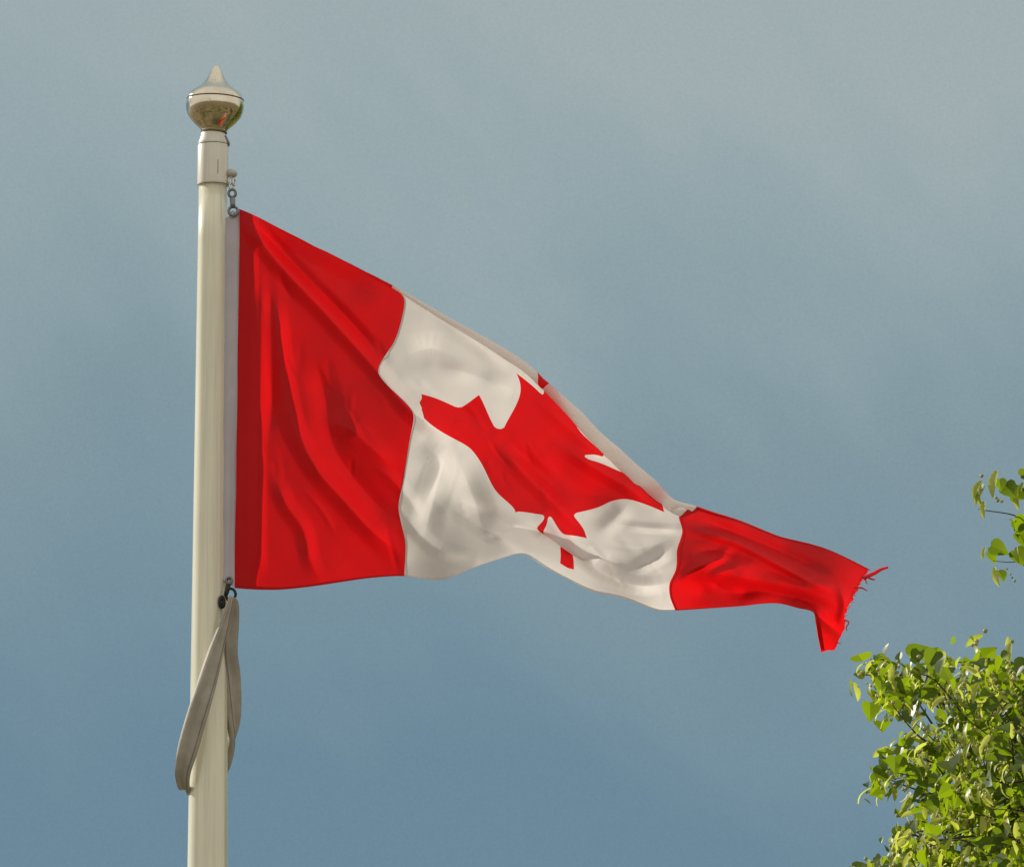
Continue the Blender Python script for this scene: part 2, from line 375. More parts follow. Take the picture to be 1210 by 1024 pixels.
# (u, v, x, y): cloth coordinates (fly 0..2, drop 0..1) -> where that point of cloth hangs
leafL = [(-45, 1167), (-52, 1118), (-88, 1078), (-156, 1069), (-1015, 1220), (-899, 900), (-896, 868), (-919, 827), (-1860, 65), (-1648, -34), (-1620, -62), (-1614, -113), (-1800, -685), (-1258, -570), (-1218, -578), (-1185, -608), (-1080, -855), (-657, -401), (-615, -382), (-568, -400), (-546, -458), (-750, -1510), (-423, -1321), (-372, -1314), (-332, -1348), (0, -2000)]
def lu(X, Y): return 1 + X / 4800, .5 + Y / 4800
C = [
 # hoist
 (0, 0, 283, 247), (0, .25, 282, 359), (0, .5, 280.6, 471), (0, .75, 279, 583), (0, 1, 277.5, 694.5),
 (.25, .04, 372, 300), (.25, .3, 362, 420), (.25, .5, 361, 500), (.25, .75, 368, 595), (.125, .5, 320, 480), (.125, .8, 322, 610),
 # first seam
 (.5, .05, 477, 352), (.5, .09, 476, 370), (.5, .17, 465, 405), (.5, .28, 447, 440), (.5, .35, 466, 463), (.5, .43, 488, 488), (.5, .56, 480, 545), (.5, .70, 471, 597), (.5, .84, 479, 640), (.5, 1, 478, 680.5),
 # bottom edge
 (.125, 1, 330, 696.5), (.25, 1, 380, 691), (.375, 1, 430, 683.5), (.6, 1, 521, 685), (.7, 1, 557, 671.5), (.8, 1, 592, 659.5), (.87, 1, 620, 655), (.93, 1, 642, 668.5), (1, 1, 674, 685.5), (1.1, 1, 704, 700), (1.2, 1, 733, 705.5), (1.3, 1, 757, 714), (1.4, 1, 776, 720.5), (1.5, 1, 798, 721),
 (1.6, 1, 838, 718.5), (1.7, 1, 880, 715.5), (1.8, 1, 922, 713), (1.85, 1, 944, 718.5), (1.895, 1, 962, 724.5), (1.915, 1, 963.5, 734), (1.95, 1, 966, 750), (2, 1, 971, 774),
 # leaf, left half
 (*lu(-1800, -685), 497.7, 465.5), (*lu(-1640, -80), 496.5, 480), (*lu(-1860, 65), 501, 494), (.72, .60, 555, 529), (.76, .63, 570, 549), (*lu(-910, 860), 586, 580), (*lu(-1015, 1220), 609, 605), (*lu(-156, 1069), 638, 607.5),
 (*lu(-1080, -855), 566, 466.5), (*lu(-1210, -590), 543, 481), (*lu(-600, -430), 590, 504.5), (*lu(-750, -1510), 610, 441), (*lu(-400, -1330), 639, 464),
 # leaf, right half
 (*lu(750, -1510), 713, 535), (*lu(600, -430), 695, 540.5), (*lu(1080, -855), 736, 558), (*lu(1210, -590), 752, 572), (*lu(1800, -685), 777, 580), (*lu(1640, -80), 783, 592), (*lu(1860, 65), 785, 605),
 (1.319, .567, 743, 589.4), (1.27, .61, 720, 593.5), (*lu(910, 860), 680, 608), (*lu(1015, 1220), 693.6, 635.6), (*lu(156, 1069), 651.5, 611),
 # stem
 (1.0, .78, 641, 621), (1, .80, 636.5, 627), (1.05, .805, 662, 646), (1.1, .81, 686, 662), (1.0, .84, 655, 641), (1.0, .88, 667, 653), (1.0, .90, 671, 658), (1.0, .923, 670, 670.5),
 (1.12, .87, 704, 664), (1.3, .87, 757, 688), (1.25, .72, 745, 636), (.87, .87, 606, 632), (.75, .87, 566, 640), (.62, .80, 525, 617), (.62, .62, 528, 560),
 # second seam
 (1.5, .3, 823, 599), (1.5, .325, 817, 604.5), (1.5, .36, 813, 601.5), (1.5, .40, 805.5, 608.5), (1.5, .44, 802, 611), (1.5, .5, 806, 625), (1.5, .62, 800, 649.5), (1.5, .74, 798, 674), (1.5, .8, 791.5, 688), (1.5, .9, 792, 706),
 # fly panel
 (1.75, .45, 910, 648), (1.75, .65, 905, 672), (1.75, .85, 895, 695),
 (2, .25, 1030, 673.5), (2, .4, 1021, 689), (2, .55, 1011, 706), (2, .68, 1002.5, 727), (2, .8, 1000, 742), (2, .9, 990, 762),
 (1.95, .95, 985, 754),
]
SIL = np.array([  # u, v of crease, x, y, roll width
 (0, .0, 283, 246.5, 1.2), (.06, .0, 305, 256.5, 1.4), (.125, .0, 328, 268.5, 1.8), (.25, .002, 373, 291.5, 2.5), (.375, .006, 420, 314.5, 3.5), (.5, .012, 464, 337, 4.6), (.625, .03, 508, 361.5, 6.5), (.75, .055, 551, 386, 9),
 (.875, .08, 597, 412, 11.5), (1.0, .136, 642, 447, 10.5), (1.125, .108, 686.5, 485.5, 17), (1.25, .115, 731, 528, 20), (1.375, .17, 777, 569.5, 22), (1.44, .22, 797, 590, 16),
 (1.5, .28, 823, 598, 4), (1.625, .29, 873, 614, 2.6), (1.75, .29, 922, 633.5, 2.0), (1.875, .28, 975, 647.5, 1.6), (2.0, .25, 1030, 672.5, 1.4)])
def silf(u, c): 
    return np.interp(u, SIL[:, 0], SIL[:, c])
for r_ in SIL: C.append((r_[0], r_[1], r_[2], r_[3]))
C = np.array(C)
_, ui = np.unique(np.round(C[:, :2], 4), axis=0, return_index=True); C = C[ui]
# thin plate spline (slightly smoothed)
def tps_fit(P, Q, lam):
    n_ = len(P)
    d2 = ((P[:, None] - P[None]) ** 2).sum(-1); K = .5 * d2 * np.log(d2 + 1e-12)
    A = np.zeros((n_ + 3, n_ + 3)); A[:n_, :n_] = K + lam * np.eye(n_); A[:n_, n_] = 1; A[:n_, n_ + 1:] = P; A[n_, :n_] = 1; A[n_ + 1:, :n_] = P.T
    return np.linalg.solve(A, np.vstack([Q, np.zeros((3, Q.shape[1]))]))
def tps_eval(P, Wt, X):
    o_ = np.empty((len(X), Wt.shape[1])); n_ = len(P)
    for s in range(0, len(X), 20000):
        x_ = X[s:s + 20000]; d2 = ((x_[:, None] - P[None]) ** 2).sum(-1); K = .5 * d2 * np.log(d2 + 1e-12)
        o_[s:s + 20000] = K @ Wt[:n_] + Wt[n_] + x_ @ Wt[n_ + 1:]
    return o_
TW = tps_fit(C[:, :2], C[:, 2:], 2e-5)

# depth of the cloth: broad swing, then folds as strokes in the plane of the flag
# base depth control (x, y, z): positive is farther from the viewer
ZB = np.array([(283, 247, -13), (278, 695, -13), (262, 470, -13), (283, 470, -13), (310, 300, -13), (306, 470, -13), (306, 690, -13), (380, 300, -12), (380, 690, -16), (380, 500, -24), (478, 352, -4), (478, 680, -8), (488, 488, -26), (447, 440, -18), (560, 400, 12), (560, 560, -4), (560, 670, -34),
  (640, 460, 34), (640, 560, 22), (640, 655, -18), (700, 530, 52), (700, 610, 38), (700, 690, 4), (770, 600, 60), (770, 715, 14), (800, 650, 48), (830, 610, 84), (830, 640, 62), (830, 666, 40), (830, 698, 62), (830, 716, 56), (880, 626, 100), (880, 660, 66), (880, 674, 52), (880, 700, 74), (880, 714, 68), (930, 645, 112), (920, 690, 72), (920, 710, 78), (1020, 680, 118), (1000, 720, 92), (962, 722, 74), (980, 738, 92), (998, 752, 126), (966, 745, 96), (971, 774, 130), (985, 762, 142), (1003, 728, 98)], float)
ZW = tps_fit(ZB[:, :2] / 400, ZB[:, 2:], 4e-4)
STROKES = [  # (points, half width, height toward viewer, kind)
 # soft vertical drapes of the hoist panel
 ([(309, 330), (308, 430), (305, 520), (304, 600), (305, 690)], 8, 3.2, 'r'),
 ([(318, 330), (322, 400), (322, 470), (318, 520)], 6, -2.2, 'r'),
 ([(322, 345), (332, 430), (345, 500), (372, 552), (405, 590), (440, 628), (474, 655)], 11, 6.5, 'r'),
 ([(372, 420), (384, 470), (392, 520), (415, 560), (450, 600), (474, 615)], 15, -5.0, 'r'),
 ([(321, 548), (336, 592), (358, 625), (366, 660), (380, 690)], 9, 4.0, 'r'),
 ([(375, 492), (410, 505), (440, 530), (470, 560)], 12, 4.5, 'r'),
 ([(436, 548), (458, 562), (485, 592), (500, 620)], 8, 3.0, 'r'),
 # the long diagonal crease from the top corner
 ([(284, 250), (330, 312), (384, 370), (440, 432), (488, 488), (540, 522)], 10, 6.0, 'r'),
 ([(292, 255), (345, 310), (400, 365), (455, 425)], 7, -4.0, 'r'),
 ([(300, 268), (380, 318), (455, 352)], 16, -4.0, 'r'),
 # white panel, upper part
 ([(480, 420), (512, 412), (548, 430), (600, 468)], 15, -5.5, 'r'),
 ([(515, 430), (550, 440), (590, 455), (608, 462)], 11, 5.0, 'r'),
 ([(470, 450), (500, 460), (540, 480), (590, 515)], 14, -4.0, 'r'),
 ([(505, 372), (560, 405), (605, 440)], 9, 3.0, 'r'),
 # white panel, lower left
 ([(496, 520), (520, 548), (500, 600)], 14, 6.0, 'r'),
 ([(530, 530), (515, 580), (500, 640)], 14, -4.0, 'r'),
 ([(540, 540), (560, 590), (575, 640)], 16, -5.0, 'r'),
 ([(475, 600), (490, 625), (520, 650), (560, 660)], 8, 4.5, 'r'),
 ([(530, 600), (580, 630), (622, 655)], 8, 4.0, 'r'),
 ([(540, 590), (590, 612), (640, 645), (670, 665)], 9, -5.0, 'r'),
 # leaf
 ([(585, 520), (620, 560), (655, 595), (690, 632)], 9, 4.5, 'r'),
 ([(600, 520), (640, 560), (680, 600)], 9, -4.0, 'r'),
 ([(628, 466), (665, 500), (700, 532), (718, 546)], 9, 2.5, 'r'),
 ([(660, 525), (695, 548), (740, 575), (775, 600)], 8, 6.0, 'r'),
 ([(640, 540), (690, 580), (735, 590)], 14, -4.0, 'r'),
 # white panel, lower right
 ([(643, 612), (662, 632), (684, 655), (715, 678), (755, 692), (792, 688)], 8, 8.0, 'r'),
 ([(655, 612), (680, 640), (715, 662), (760, 670)], 10, -5.5, 'r'),
 ([(705, 632), (728, 612), (745, 592)], 10, 3.0, 'r'),
 ([(728, 618), (760, 623), (806, 626)], 5, 3.2, 'r'),
 ([(745, 672), (770, 662), (795, 646)], 8, 4.0, 'r'),
 ([(700, 640), (755, 648), (800, 634)], 13, -2.6, 'r'),
 # fly panel
 ([(806, 624), (850, 634), (875, 643), (915, 664), (950, 683), (992, 700)], 6, 8.0, 'r'),
 ([(820, 612), (870, 630), (930, 655), (990, 682)], 7, -6.0, 'r'),
 ([(800, 690), (820, 672), (845, 662), (868, 642)], 6, 4.0, 'r'),
 ([(835, 684), (860, 672), (885, 668)], 6, 3.5, 'r'),
 ([(800, 684), (840, 678), (890, 684), (925, 690), (985, 700)], 8, 5.5, 'r'),
 ([(815, 655), (845, 650), (880, 660)], 7, -3.5, 'r'),
 ([(850, 700), (910, 698), (960, 712), (996, 722)], 7, -4.0, 'r'),
 ([(990, 690), (998, 715), (990, 745)], 6, 5.0, 'r'),
 # curled lower fly corner swings behind
 ([(946, 712), (964, 725), (980, 739), (1000, 756)], 6, 7.0, 'r'),
]
crg = random.Random(21)
for k_ in range(64):
    if k_ < 20:
        x_ = crg.uniform(300, 465); y_ = crg.uniform(330 + (x_ - 300) * .2, 660); an = R(crg.uniform(45, 95)); ln = crg.uniform(25, 70)
    elif k_ < 52:
        x_ = crg.uniform(490, 780); y_ = crg.uniform(.8 * x_ + 20, .35 * x_ + 430); an = R(crg.uniform(15, 75)); ln = crg.uniform(18, 55)
    else:
        x_ = crg.uniform(815, 980); y_ = crg.uniform(650 + (x_ - 815) * .2, 705); an = R(crg.uniform(-20, 35)); ln = crg.uniform(15, 45)
    dx, dy = math.cos(an) * ln / 2, math.sin(an) * ln / 2; bn = crg.uniform(-.12, .12)
    STROKES.append(([(x_ - dx, y_ - dy), (x_ + bn * dy, y_ - bn * dx), (x_ + dx, y_ + dy)], crg.uniform(2.8, 5.0), crg.choice((-1, 1)) * crg.uniform(.35, .85), 'r'))
def seg_dist(P, A, B):
    d = B - A; L2 = (d ** 2).sum(); t_ = np.clip(((P - A) @ d) / L2, 0, 1)
    q = A + t_[:, None] * d
    return np.hypot(*(P - q).T), t_
def strokes(P):
    z = np.zeros(len(P))
    for pts, hw, amp, kind in STROKES:
        pts = np.array(pts, float)
        if len(pts) > 2: pts = spline(pts, len(pts) * 4)
        Ls = np.r_[0, np.cumsum(np.hypot(*np.diff(pts, axis=0).T))]; tot = Ls[-1]
        lo_, hi_ = pts.min(0) - 3 * hw, pts.max(0) + 3 * hw
        idx = np.where((P >= lo_).all(1) & (P <= hi_).all(1))[0]
        if not len(idx): continue
        Q = P[idx]; best = np.full(len(Q), 1e9); sa = np.zeros(len(Q))
        for i in range(len(pts) - 1):
            d, t_ = seg_dist(Q, pts[i], pts[i + 1])
            b = d < best; best[b] = d[b]; sa[b] = Ls[i] + t_[b] * (Ls[i + 1] - Ls[i])
        x_ = best / hw
        prof_ = np.exp(-x_ ** 2 * 1.1) * .55 + .45 * np.clip(1 - x_ / 1.6, 0, None) ** 1.5      # rather pointed crest
        ramp_ = min(tot * .35, 45.0)
        tp = np.clip(np.minimum(sa, tot - sa) / ramp_, 0, 1); tp = tp * tp * (3 - 2 * tp)
        tp = .12 + .88 * tp
        z[idx] -= 1.6 * amp * prof_ * tp * np.exp(-np.clip(x_ - 1.2, 0, None))
    return z
def fine(P, u, v_):
    # light irregular rippling, strongest toward the fly
    g = .25 + .5 * np.clip(u / 2, 0, 1)
    return g * (np.sin(P[:, 0] * .083 + P[:, 1] * .051 + 1.3) * .8 + np.sin(P[:, 0] * .147 - P[:, 1] * .117) * .45 + np.sin(P[:, 0] * .05 + P[:, 1] * .19 + 2) * .3)
TILT = math.tan(PITCH)
def flag_px(u, v_):
    """cloth coordinates -> (x, y, z) in photo pixels + depth, including the rolled top edge"""
    u = np.asarray(u, float); v_ = np.asarray(v_, float)
    vc = silf(u, 1); wr = silf(u, 4)
    vm = np.maximum(v_, vc)
    P = tps_eval(C[:, :2], TW, np.c_[u, vm])
    # crease position exactly as main sheet at vc
    PS = tps_eval(C[:, :2], TW, np.c_[u, vc])
    zbase = lambda Q: tps_eval(ZB[:, :2] / 400, ZW, Q / 400)[:, 0] - .28 * np.clip(Q[:, 0] - 306, 0, None)
    fade = np.clip(np.hypot(P[:, 0] - PS[:, 0], P[:, 1] - PS[:, 1]) / (wr + 1), 0, 1)
    z = zbase(P) + strokes(P) * (.15 + .85 * fade) + fine(P, u, vm) * fade
    # overlap of the fold that hides the middle of the stem
    g = np.exp(-((u - 1.03) / .15) ** 2) * np.exp(-((v_ - .852) / .028) ** 2)
    z += 12 * g; 
    P = P + (g * 13.0)[:, None] * np.array((.62, -.78))
    z += .25 * wr * np.sin(np.pi * np.clip(fade, 0, 1)) * (v_ >= vc)
    # rolled edge
    T = tps_eval(C[:, :2], TW, np.c_[np.clip(u + .01, 0, 2), silf(np.clip(u + .01, 0, 2), 1)]) - tps_eval(C[:, :2], TW, np.c_[np.clip(u - .01, 0, 2), silf(np.clip(u - .01, 0, 2), 1)])
    T /= np.hypot(T[:, 0], T[:, 1])[:, None] + 1e-9
    inn = np.c_[-T[:, 1], T[:, 0]]                       # down-left, into the flag
    s = np.clip(vc - v_, 0, None) * HOIST
    an = s / (wr * .60) ; an = np.where(an > np.pi, np.pi + .03 * np.pi * (1 - np.exp(-(an - np.pi) / 2)), an)
    shrink = 1 - .35 * np.clip((an - np.pi) / np.pi, 0, 1)
    hh = wr * .42
    off_in = wr * .5 - wr * .5 * np.cos(an) * shrink
    off_z = -hh * np.sin(an) * shrink
    sh_t = 6.0 * np.exp(-((u - 1) / .12) ** 2) * np.clip(an / np.pi, 0, 1)
    roll = v_ < vc
    P = np.where(roll[:, None], PS + inn * off_in[:, None] + T * sh_t[:, None], P)
    wig = .8 * np.sin(u * 31) * (an > .3)
    zs = zbase(PS) + strokes(PS) * .15
    z = np.where(roll, zs + off_z + wig * .4, z)
    z = z + (600 - P[:, 1]) * TILT                        # the hoist hangs parallel to the vertical pole
    return np.c_[P, z]
def flag_world(u, v_):
    q = flag_px(u, v_); return W(q[:, 0], q[:, 1], q[:, 2])
def flag_normals(u, v_):
    h = .0022
    a_ = flag_world(np.clip(u + h, -1, 3), v_) - flag_world(u - h, v_)
    b_ = flag_world(u, v_ + h) - flag_world(u, v_ - h)
    n_ = np.cross(a_, b_); n_ /= np.linalg.norm(n_, axis=1)[:, None] + 1e-12
    return n_

flag = empty('flag', tuple(W(282, 470, HZ)), 'red and white flag with a red maple leaf streaming from the pole', 'flag')
def cloth(name, uv, faces, parent, material):
    uv = np.asarray(uv); P = flag_world(uv[:, 0], uv[:, 1])
    o = mesh(name, P, faces, parent, material)
    nrm = -flag_normals(uv[:, 0], uv[:, 1])
    # orient with the face normals
    me_ = o.data
    fn = np.array(me_.polygons[len(me_.polygons) // 2].normal); vi = me_.polygons[len(me_.polygons) // 2].vertices[0]
    if nrm[vi].dot(fn) < 0: nrm = -nrm
    me_.normals_split_custom_set_from_vertices(nrm.tolist())
    return o
def grid(us, vs):
    U, Vv = np.meshgrid(us, vs, indexing='ij'); nu, nv = U.shape
    idx = np.arange(nu * nv).reshape(nu, nv)
    f_ = np.stack([idx[:-1, :-1], idx[:-1, 1:], idx[1:, 1:], idx[1:, :-1]], -1).reshape(-1, 4)
    return np.c_[U.ravel(), Vv.ravel()], f_.tolist()
DU = .0042
vs_full = np.r_[np.linspace(0, .3, 110), np.linspace(.3, 1, 185)[1:]]
uv, fc = grid(np.linspace(0, .5, 121), vs_full); hoist_panel = cloth('red_hoist_panel', uv, fc, flag, M_red)
# fly panel with a worn, uneven outer edge
us = np.linspace(1.5, 2.0, 121)
uv, fc = grid(us, vs_full)
wn_ = np.interp(uv[:, 1], np.linspace(0, 1, 34), np.random.default_rng(7).uniform(-1, 1, 34) ** 3)
wear = .005 * wn_ + .001 * np.sin(uv[:, 1] * 133 + 1)
tt = np.clip((uv[:, 0] - 1.9) / .1, 0, 1)
uv[:, 0] += (wear - .008) * tt
fly_panel = cloth('red_fly_panel', uv, fc, flag, M_red)
# leaf outline (tops of the official shape), both sides
rightL = [(-x, y) for x, y in leafL[::-1]][1:]
outline = [(-90, 2030)] + leafL + rightL + [(90, 2030)]
dense = []
for i in range(len(outline)):
    A = np.array(outline[i], float); B = np.array(outline[(i + 1) % len(outline)], float)
    m__ = max(1, int(np.hypot(*(B - A)) / 22))
    for k_ in range(m__): dense.append(A + (B - A) * k_ / m__)
poly = np.array([lu(x, y) for x, y in dense])
def inside(P, poly_):
    c = np.zeros(len(P), bool); x_, y_ = P[:, 0], P[:, 1]
    for i in range(len(poly_)):
        x1, y1 = poly_[i]; x2, y2 = poly_[i - 1]
        if y1 == y2: continue
        c ^= ((y1 > y_) != (y2 > y_)) & (x_ < (x2 - x1) * (y_ - y1) / (y2 - y1) + x1)
    return c
us = np.linspace(.5, 1.5, 221); vs_ = np.r_[np.linspace(0, .3, 95), np.linspace(.3, 1, 165)[1:]]
U, Vv = np.meshgrid(us, vs_, indexing='ij'); G = np.c_[U.ravel(), Vv.ravel()]
# drop grid points that crowd the leaf outline
dmin = np.full(len(G), 9.0)
for s in range(0, len(G), 8000):
    dmin[s:s + 8000] = np.sqrt(((G[s:s + 8000, None] - poly[None]) ** 2).sum(-1).min(1))
G = G[dmin > .0016]
pts = np.vstack([poly, G])
edges = [(i, (i + 1) % len(poly)) for i in range(len(poly))]
vo, eo, fo, *_ = delaunay_2d_cdt([Vector(p_) for p_ in pts.tolist()], edges, [], 0, 1e-7)
VO = np.array([tuple(q) for q in vo]); FO = np.array(fo)
cen = VO[FO].mean(1); ins = inside(cen, poly)
def sub(mask, name, parent, material):
    f_ = FO[mask]; used, inv = np.unique(f_.ravel(), return_inverse=True)
    return cloth(name, VO[used], inv.reshape(-1, 3).tolist(), parent, material)
white_panel = sub(~ins, 'white_panel', flag, M_white)
leaf = sub(ins, 'maple_leaf', flag, M_red)

# hems: a second thickness of cloth along the bottom edge and along the second half of the fly
def strip(name, us_, vs_, material, lift=1.6, parent=flag):
    uv_, f_ = grid(us_, vs_); q = flag_px(uv_[:, 0], uv_[:, 1]); 
    P = W(q[:, 0], q[:, 1], q[:, 2] + lift)
    return mesh(name, P, f_, parent, material)
vh = np.linspace(.987, 1, 4)
strip('bottom_hem', np.linspace(0, .5, 121), vh, M_redhem)
strip('bottom_hem', np.linspace(.5, 1.5, 221), vh, M_whitehem)
strip('bottom_hem', np.linspace(1.5, 1.985, 121), vh, M_redhem)
for u0, u1 in ((.493, .4995), (1.5005, 1.507)):
    strip('panel_seam', np.linspace(u0, u1, 3), np.linspace(.0, 1, 260), M_redhem, lift=1.2)

# heading: the canvas sleeve between pole and cloth
hx0 = [(266.5, 258), (266, 300), (265.6, 400), (264.6, 500), (262.8, 600), (262.3, 684)]
hx1 = [(283.6, 246.5), (283.2, 300), (282.4, 400), (280.9, 500), (279.2, 600), (278.2, 694.5)]
l0 = spline(np.array(hx0), 60); l1 = spline(np.array(hx1), 60)
V = []; nc = 7
for side in (0, 1):
    for k_ in range(60):
        for c_ in range(nc):
            t_ = c_ / (nc - 1); x_ = l0[k_, 0] * (1 - t_) + l1[k_, 0] * t_; y_ = l0[k_, 1] * (1 - t_) + l1[k_, 1] * t_
            bulge = 2.0 * math.sqrt(max(0, 1 - (2 * t_ - 1) ** 2)) * (-1 if side == 0 else 1)
            V.append(W(x_, y_, HZ + .8 + bulge + (600 - y_) * TILT + .5 * math.sin(k_ * .5)))
F = []
for side in (0, 1):
    o_ = side * 60 * nc
    for k_ in range(59):
        for c_ in range(nc - 1):
            q = (o_ + k_ * nc + c_, o_ + (k_ + 1) * nc + c_, o_ + (k_ + 1) * nc + c_ + 1, o_ + k_ * nc + c_ + 1)
            F.append(q if side == 0 else q[::-1])
heading = mesh('heading', V, F, flag, M_canvas)
zt_ = lambda y: (600 - y) * TILT
mesh('grommet', *ring(275.2, 253.5, 3.2, 3.4, 1.1, HZ - 1.5), heading, M_bright)
mesh('grommet', *ring(271.4, 688.5, 2.4, 2.6, 1.0, HZ - 1.5), heading, M_bright)
# frayed threads at the fly and one at the top edge
M_thread = mat('loose_red_thread', (.75, .04, .07), rough=.6, trans=.4, tcol=(1, .05, .08))
def thread(pts_, w_, z_, material=M_thread, name='frayed_thread'):
    q = spline(np.array(pts_, float), 22); r_ = np.interp(np.linspace(0, 1, 22), [0, .6, 1], [w_, w_ * .9, w_ * .5]) / S
    v__, f__ = tube(W(q[:, 0], q[:, 1], z_ + zt_(q[:, 1]) + np.zeros(22)), r_, 6); mesh(name, v__, f__, fly_panel, material)
thread([(1020, 683), (1026, 680), (1033, 677), (1041, 672.5), (1049.5, 670)], 2.5, -135)
thread([(1018, 682), (1025, 682), (1029, 683.5), (1032, 684.5), (1034.5, 684)], 1.2, -135)
thread([(1009, 694), (1016, 694), (1020, 695), (1025, 698.0)], 1.1, -136)
thread([(1024, 680), (1023, 686), (1025, 690)], .8, -135)
thread([(998, 732), (1003, 735), (1000, 741), (1001, 745)], .9, -148)

trg = random.Random(12)
for k_ in range(16):
    vv = trg.uniform(.28, .97); q0 = flag_px([1.985], [vv])[0]; ln = trg.uniform(4, 9); an = trg.uniform(-.9, .7)
    p3 = [(q0[0], q0[1]), (q0[0] + ln * .5, q0[1] + ln * .5 * math.sin(an) + trg.uniform(-1, 1)), (q0[0] + ln, q0[1] + ln * math.sin(an) + trg.uniform(-2, 2))]
    q = spline(np.array(p3), 10); v__, f__ = tube(W(q[:, 0], q[:, 1], q0[2] + np.zeros(10)), .35 / S * np.linspace(1.2, .6, 10), 5); mesh('frayed_thread', v__, f__, fly_panel, M_thread)

# ------------------------------------------------------------------ linden tree
TD = 19.5                              # metres in front of the camera
TS = FPX / TD
def WT(x, y, dz=0.0): return W(x, y, dz * S, base=TD)
leaf_mats = []
def leafmat(name, c1, c2, tr, tc_):
    m = bpy.data.materials.new(name); m.use_nodes = True
    t = m.node_tree; n = t.nodes; l = t.links; p = n['Principled BSDF']; o = n['Material Output']
    p.inputs['Roughness'].default_value = .42; p.inputs['Specular IOR Level'].default_value = .5
    g = n.new('ShaderNodeNewGeometry'); rp_ = n.new('ShaderNodeValToRGB')
    rp_.color_ramp.elements[0].color = (*c1, 1); rp_.color_ramp.elements[1].color = (*c2, 1)
    l.new(g.outputs['Random Per Island'], rp_.inputs[0]); l.new(rp_.outputs[0], p.inputs['Base Color'])
    trn = n.new('ShaderNodeBsdfTranslucent')
    mx_ = n.new('ShaderNodeMixRGB'); mx_.inputs[0].default_value = .6; mx_.inputs[2].default_value = (*tc_, 1); l.new(rp_.outputs[0], mx_.inputs[1]); l.new(mx_.outputs[0], trn.inputs[0])
    ms = n.new('ShaderNodeMixShader'); ms.inputs[0].default_value = tr
    l.new(p.outputs[0], ms.inputs[1]); l.new(trn.outputs[0], ms.inputs[2]); l.new(ms.outputs[0], o.inputs[0])
    return m
M_leaf = leafmat('linden_leaf', (.008, .030, .002), (.08, .135, .008), .52, (.48, .68, .008))
M_bract = leafmat('pale_bract', (.24, .32, .03), (.70, .72, .22), .50, (.82, .90, .06))
M_fruit = leafmat('round_fruit', (.40, .42, .10), (.62, .60, .30), .15, (.6, .6, .2))
M_bark = mat('grey_brown_bark', (.085, .068, .05), rough=.9, var=(14, .3), bump=(40, .6, .02))
# templates in local axes: +X along the blade, +Z its normal
def leaf_template():
    out_ = [(0, 0), (-.10, .22), (-.02, .44), (.20, .54), (.48, .46), (.76, .26), (1.08, 0)]
    mid = [(0, 0), (.12, 0), (.3, 0), (.5, 0), (.7, 0), (.88, 0), (1.08, 0)]
    V = []; F = []
    for sgn in (1, -1):
        o_ = len(V)
        for (mx0, _), (ox, oy) in zip(mid, out_):
            V.append((mx0, 0, -.10 * (mx0 - .4) ** 2)); V.append((ox, sgn * oy, .30 * oy - .16 * (ox - .4) ** 2))
        for k_ in range(6):
            q = (o_ + 2 * k_, o_ + 2 * k_ + 1, o_ + 2 * k_ + 3, o_ + 2 * k_ + 2)
            F.append(q if sgn < 0 else q[::-1])
    return np.array(V), F
def bract_template():
    V = []; F = []
    for k_ in range(6):
        t_ = k_ / 5; w_ = .17 * math.sin(math.pi * min(1, .15 + t_ * .8)) ; zz = .25 * math.sin(t_ * 2.6)
        V += [(t_, -w_, zz + .05), (t_, 0, zz), (t_, w_, zz + .05)]
    for k_ in range(5):
        for c_ in (0, 1): F.append((k_ * 3 + c_, k_ * 3 + c_ + 1, k_ * 3 + c_ + 4, k_ * 3 + c_ + 3))
    return np.array(V), F
def ball_template():
    bm = bmesh.new(); bmesh.ops.create_icosphere(bm, subdivisions=1, radius=1)
    V = np.array([tuple(v.co) for v in bm.verts]); F = [tuple(v.index for v in f.verts) for f in bm.faces]; bm.free()
    return V, F
def scatter(tmpl, pos, dirs, nors, sizes):
    V0, F0 = tmpl; n_ = len(pos)
    X = dirs / np.linalg.norm(dirs, axis=1)[:, None]
    Z = nors - X * (nors * X).sum(1)[:, None]; Z /= np.linalg.norm(Z, axis=1)[:, None] + 1e-9
    Yv = np.cross(Z, X)
    V = pos[:, None] + sizes[:, None, None] * (V0[None, :, :1] * X[:, None] + V0[None, :, 1:2] * Yv[:, None] + V0[None, :, 2:] * Z[:, None])
    F = [tuple(i + k_ * len(V0) for i in f) for k_ in range(n_) for f in F0]
    return V.reshape(-1, 3), F
# structure of the tree
tree_base = WT(1560, 512); tree_base = np.array((tree_base[0] + .35, tree_base[1] + .5, 0))
tree = empty('linden_tree', tuple(tree_base), 'leafy green linden tree with pale hanging bracts at the right edge', 'tree')
crown_c = tree_base + np.array((0, 0, 4.3))
tr_path = spline(np.array([tree_base, tree_base + (.04, .02, .9), tree_base + (-.03, .05, 1.9), tree_base + (.02, 0, 3.2), tree_base + (0, .05, 4.6), tree_base + (.05, 0, 6.0)]), 30)
v, f = tube(tr_path, np.linspace(.15, .03, 30) * (1 + .5 * np.exp(-np.linspace(0, 9, 30))), 14); trunk = mesh('trunk', v, f, tree, M_bark)
tips = []     # (origin, tip, spray)
def pxtip(x, y, dz): return WT(x, y, dz)
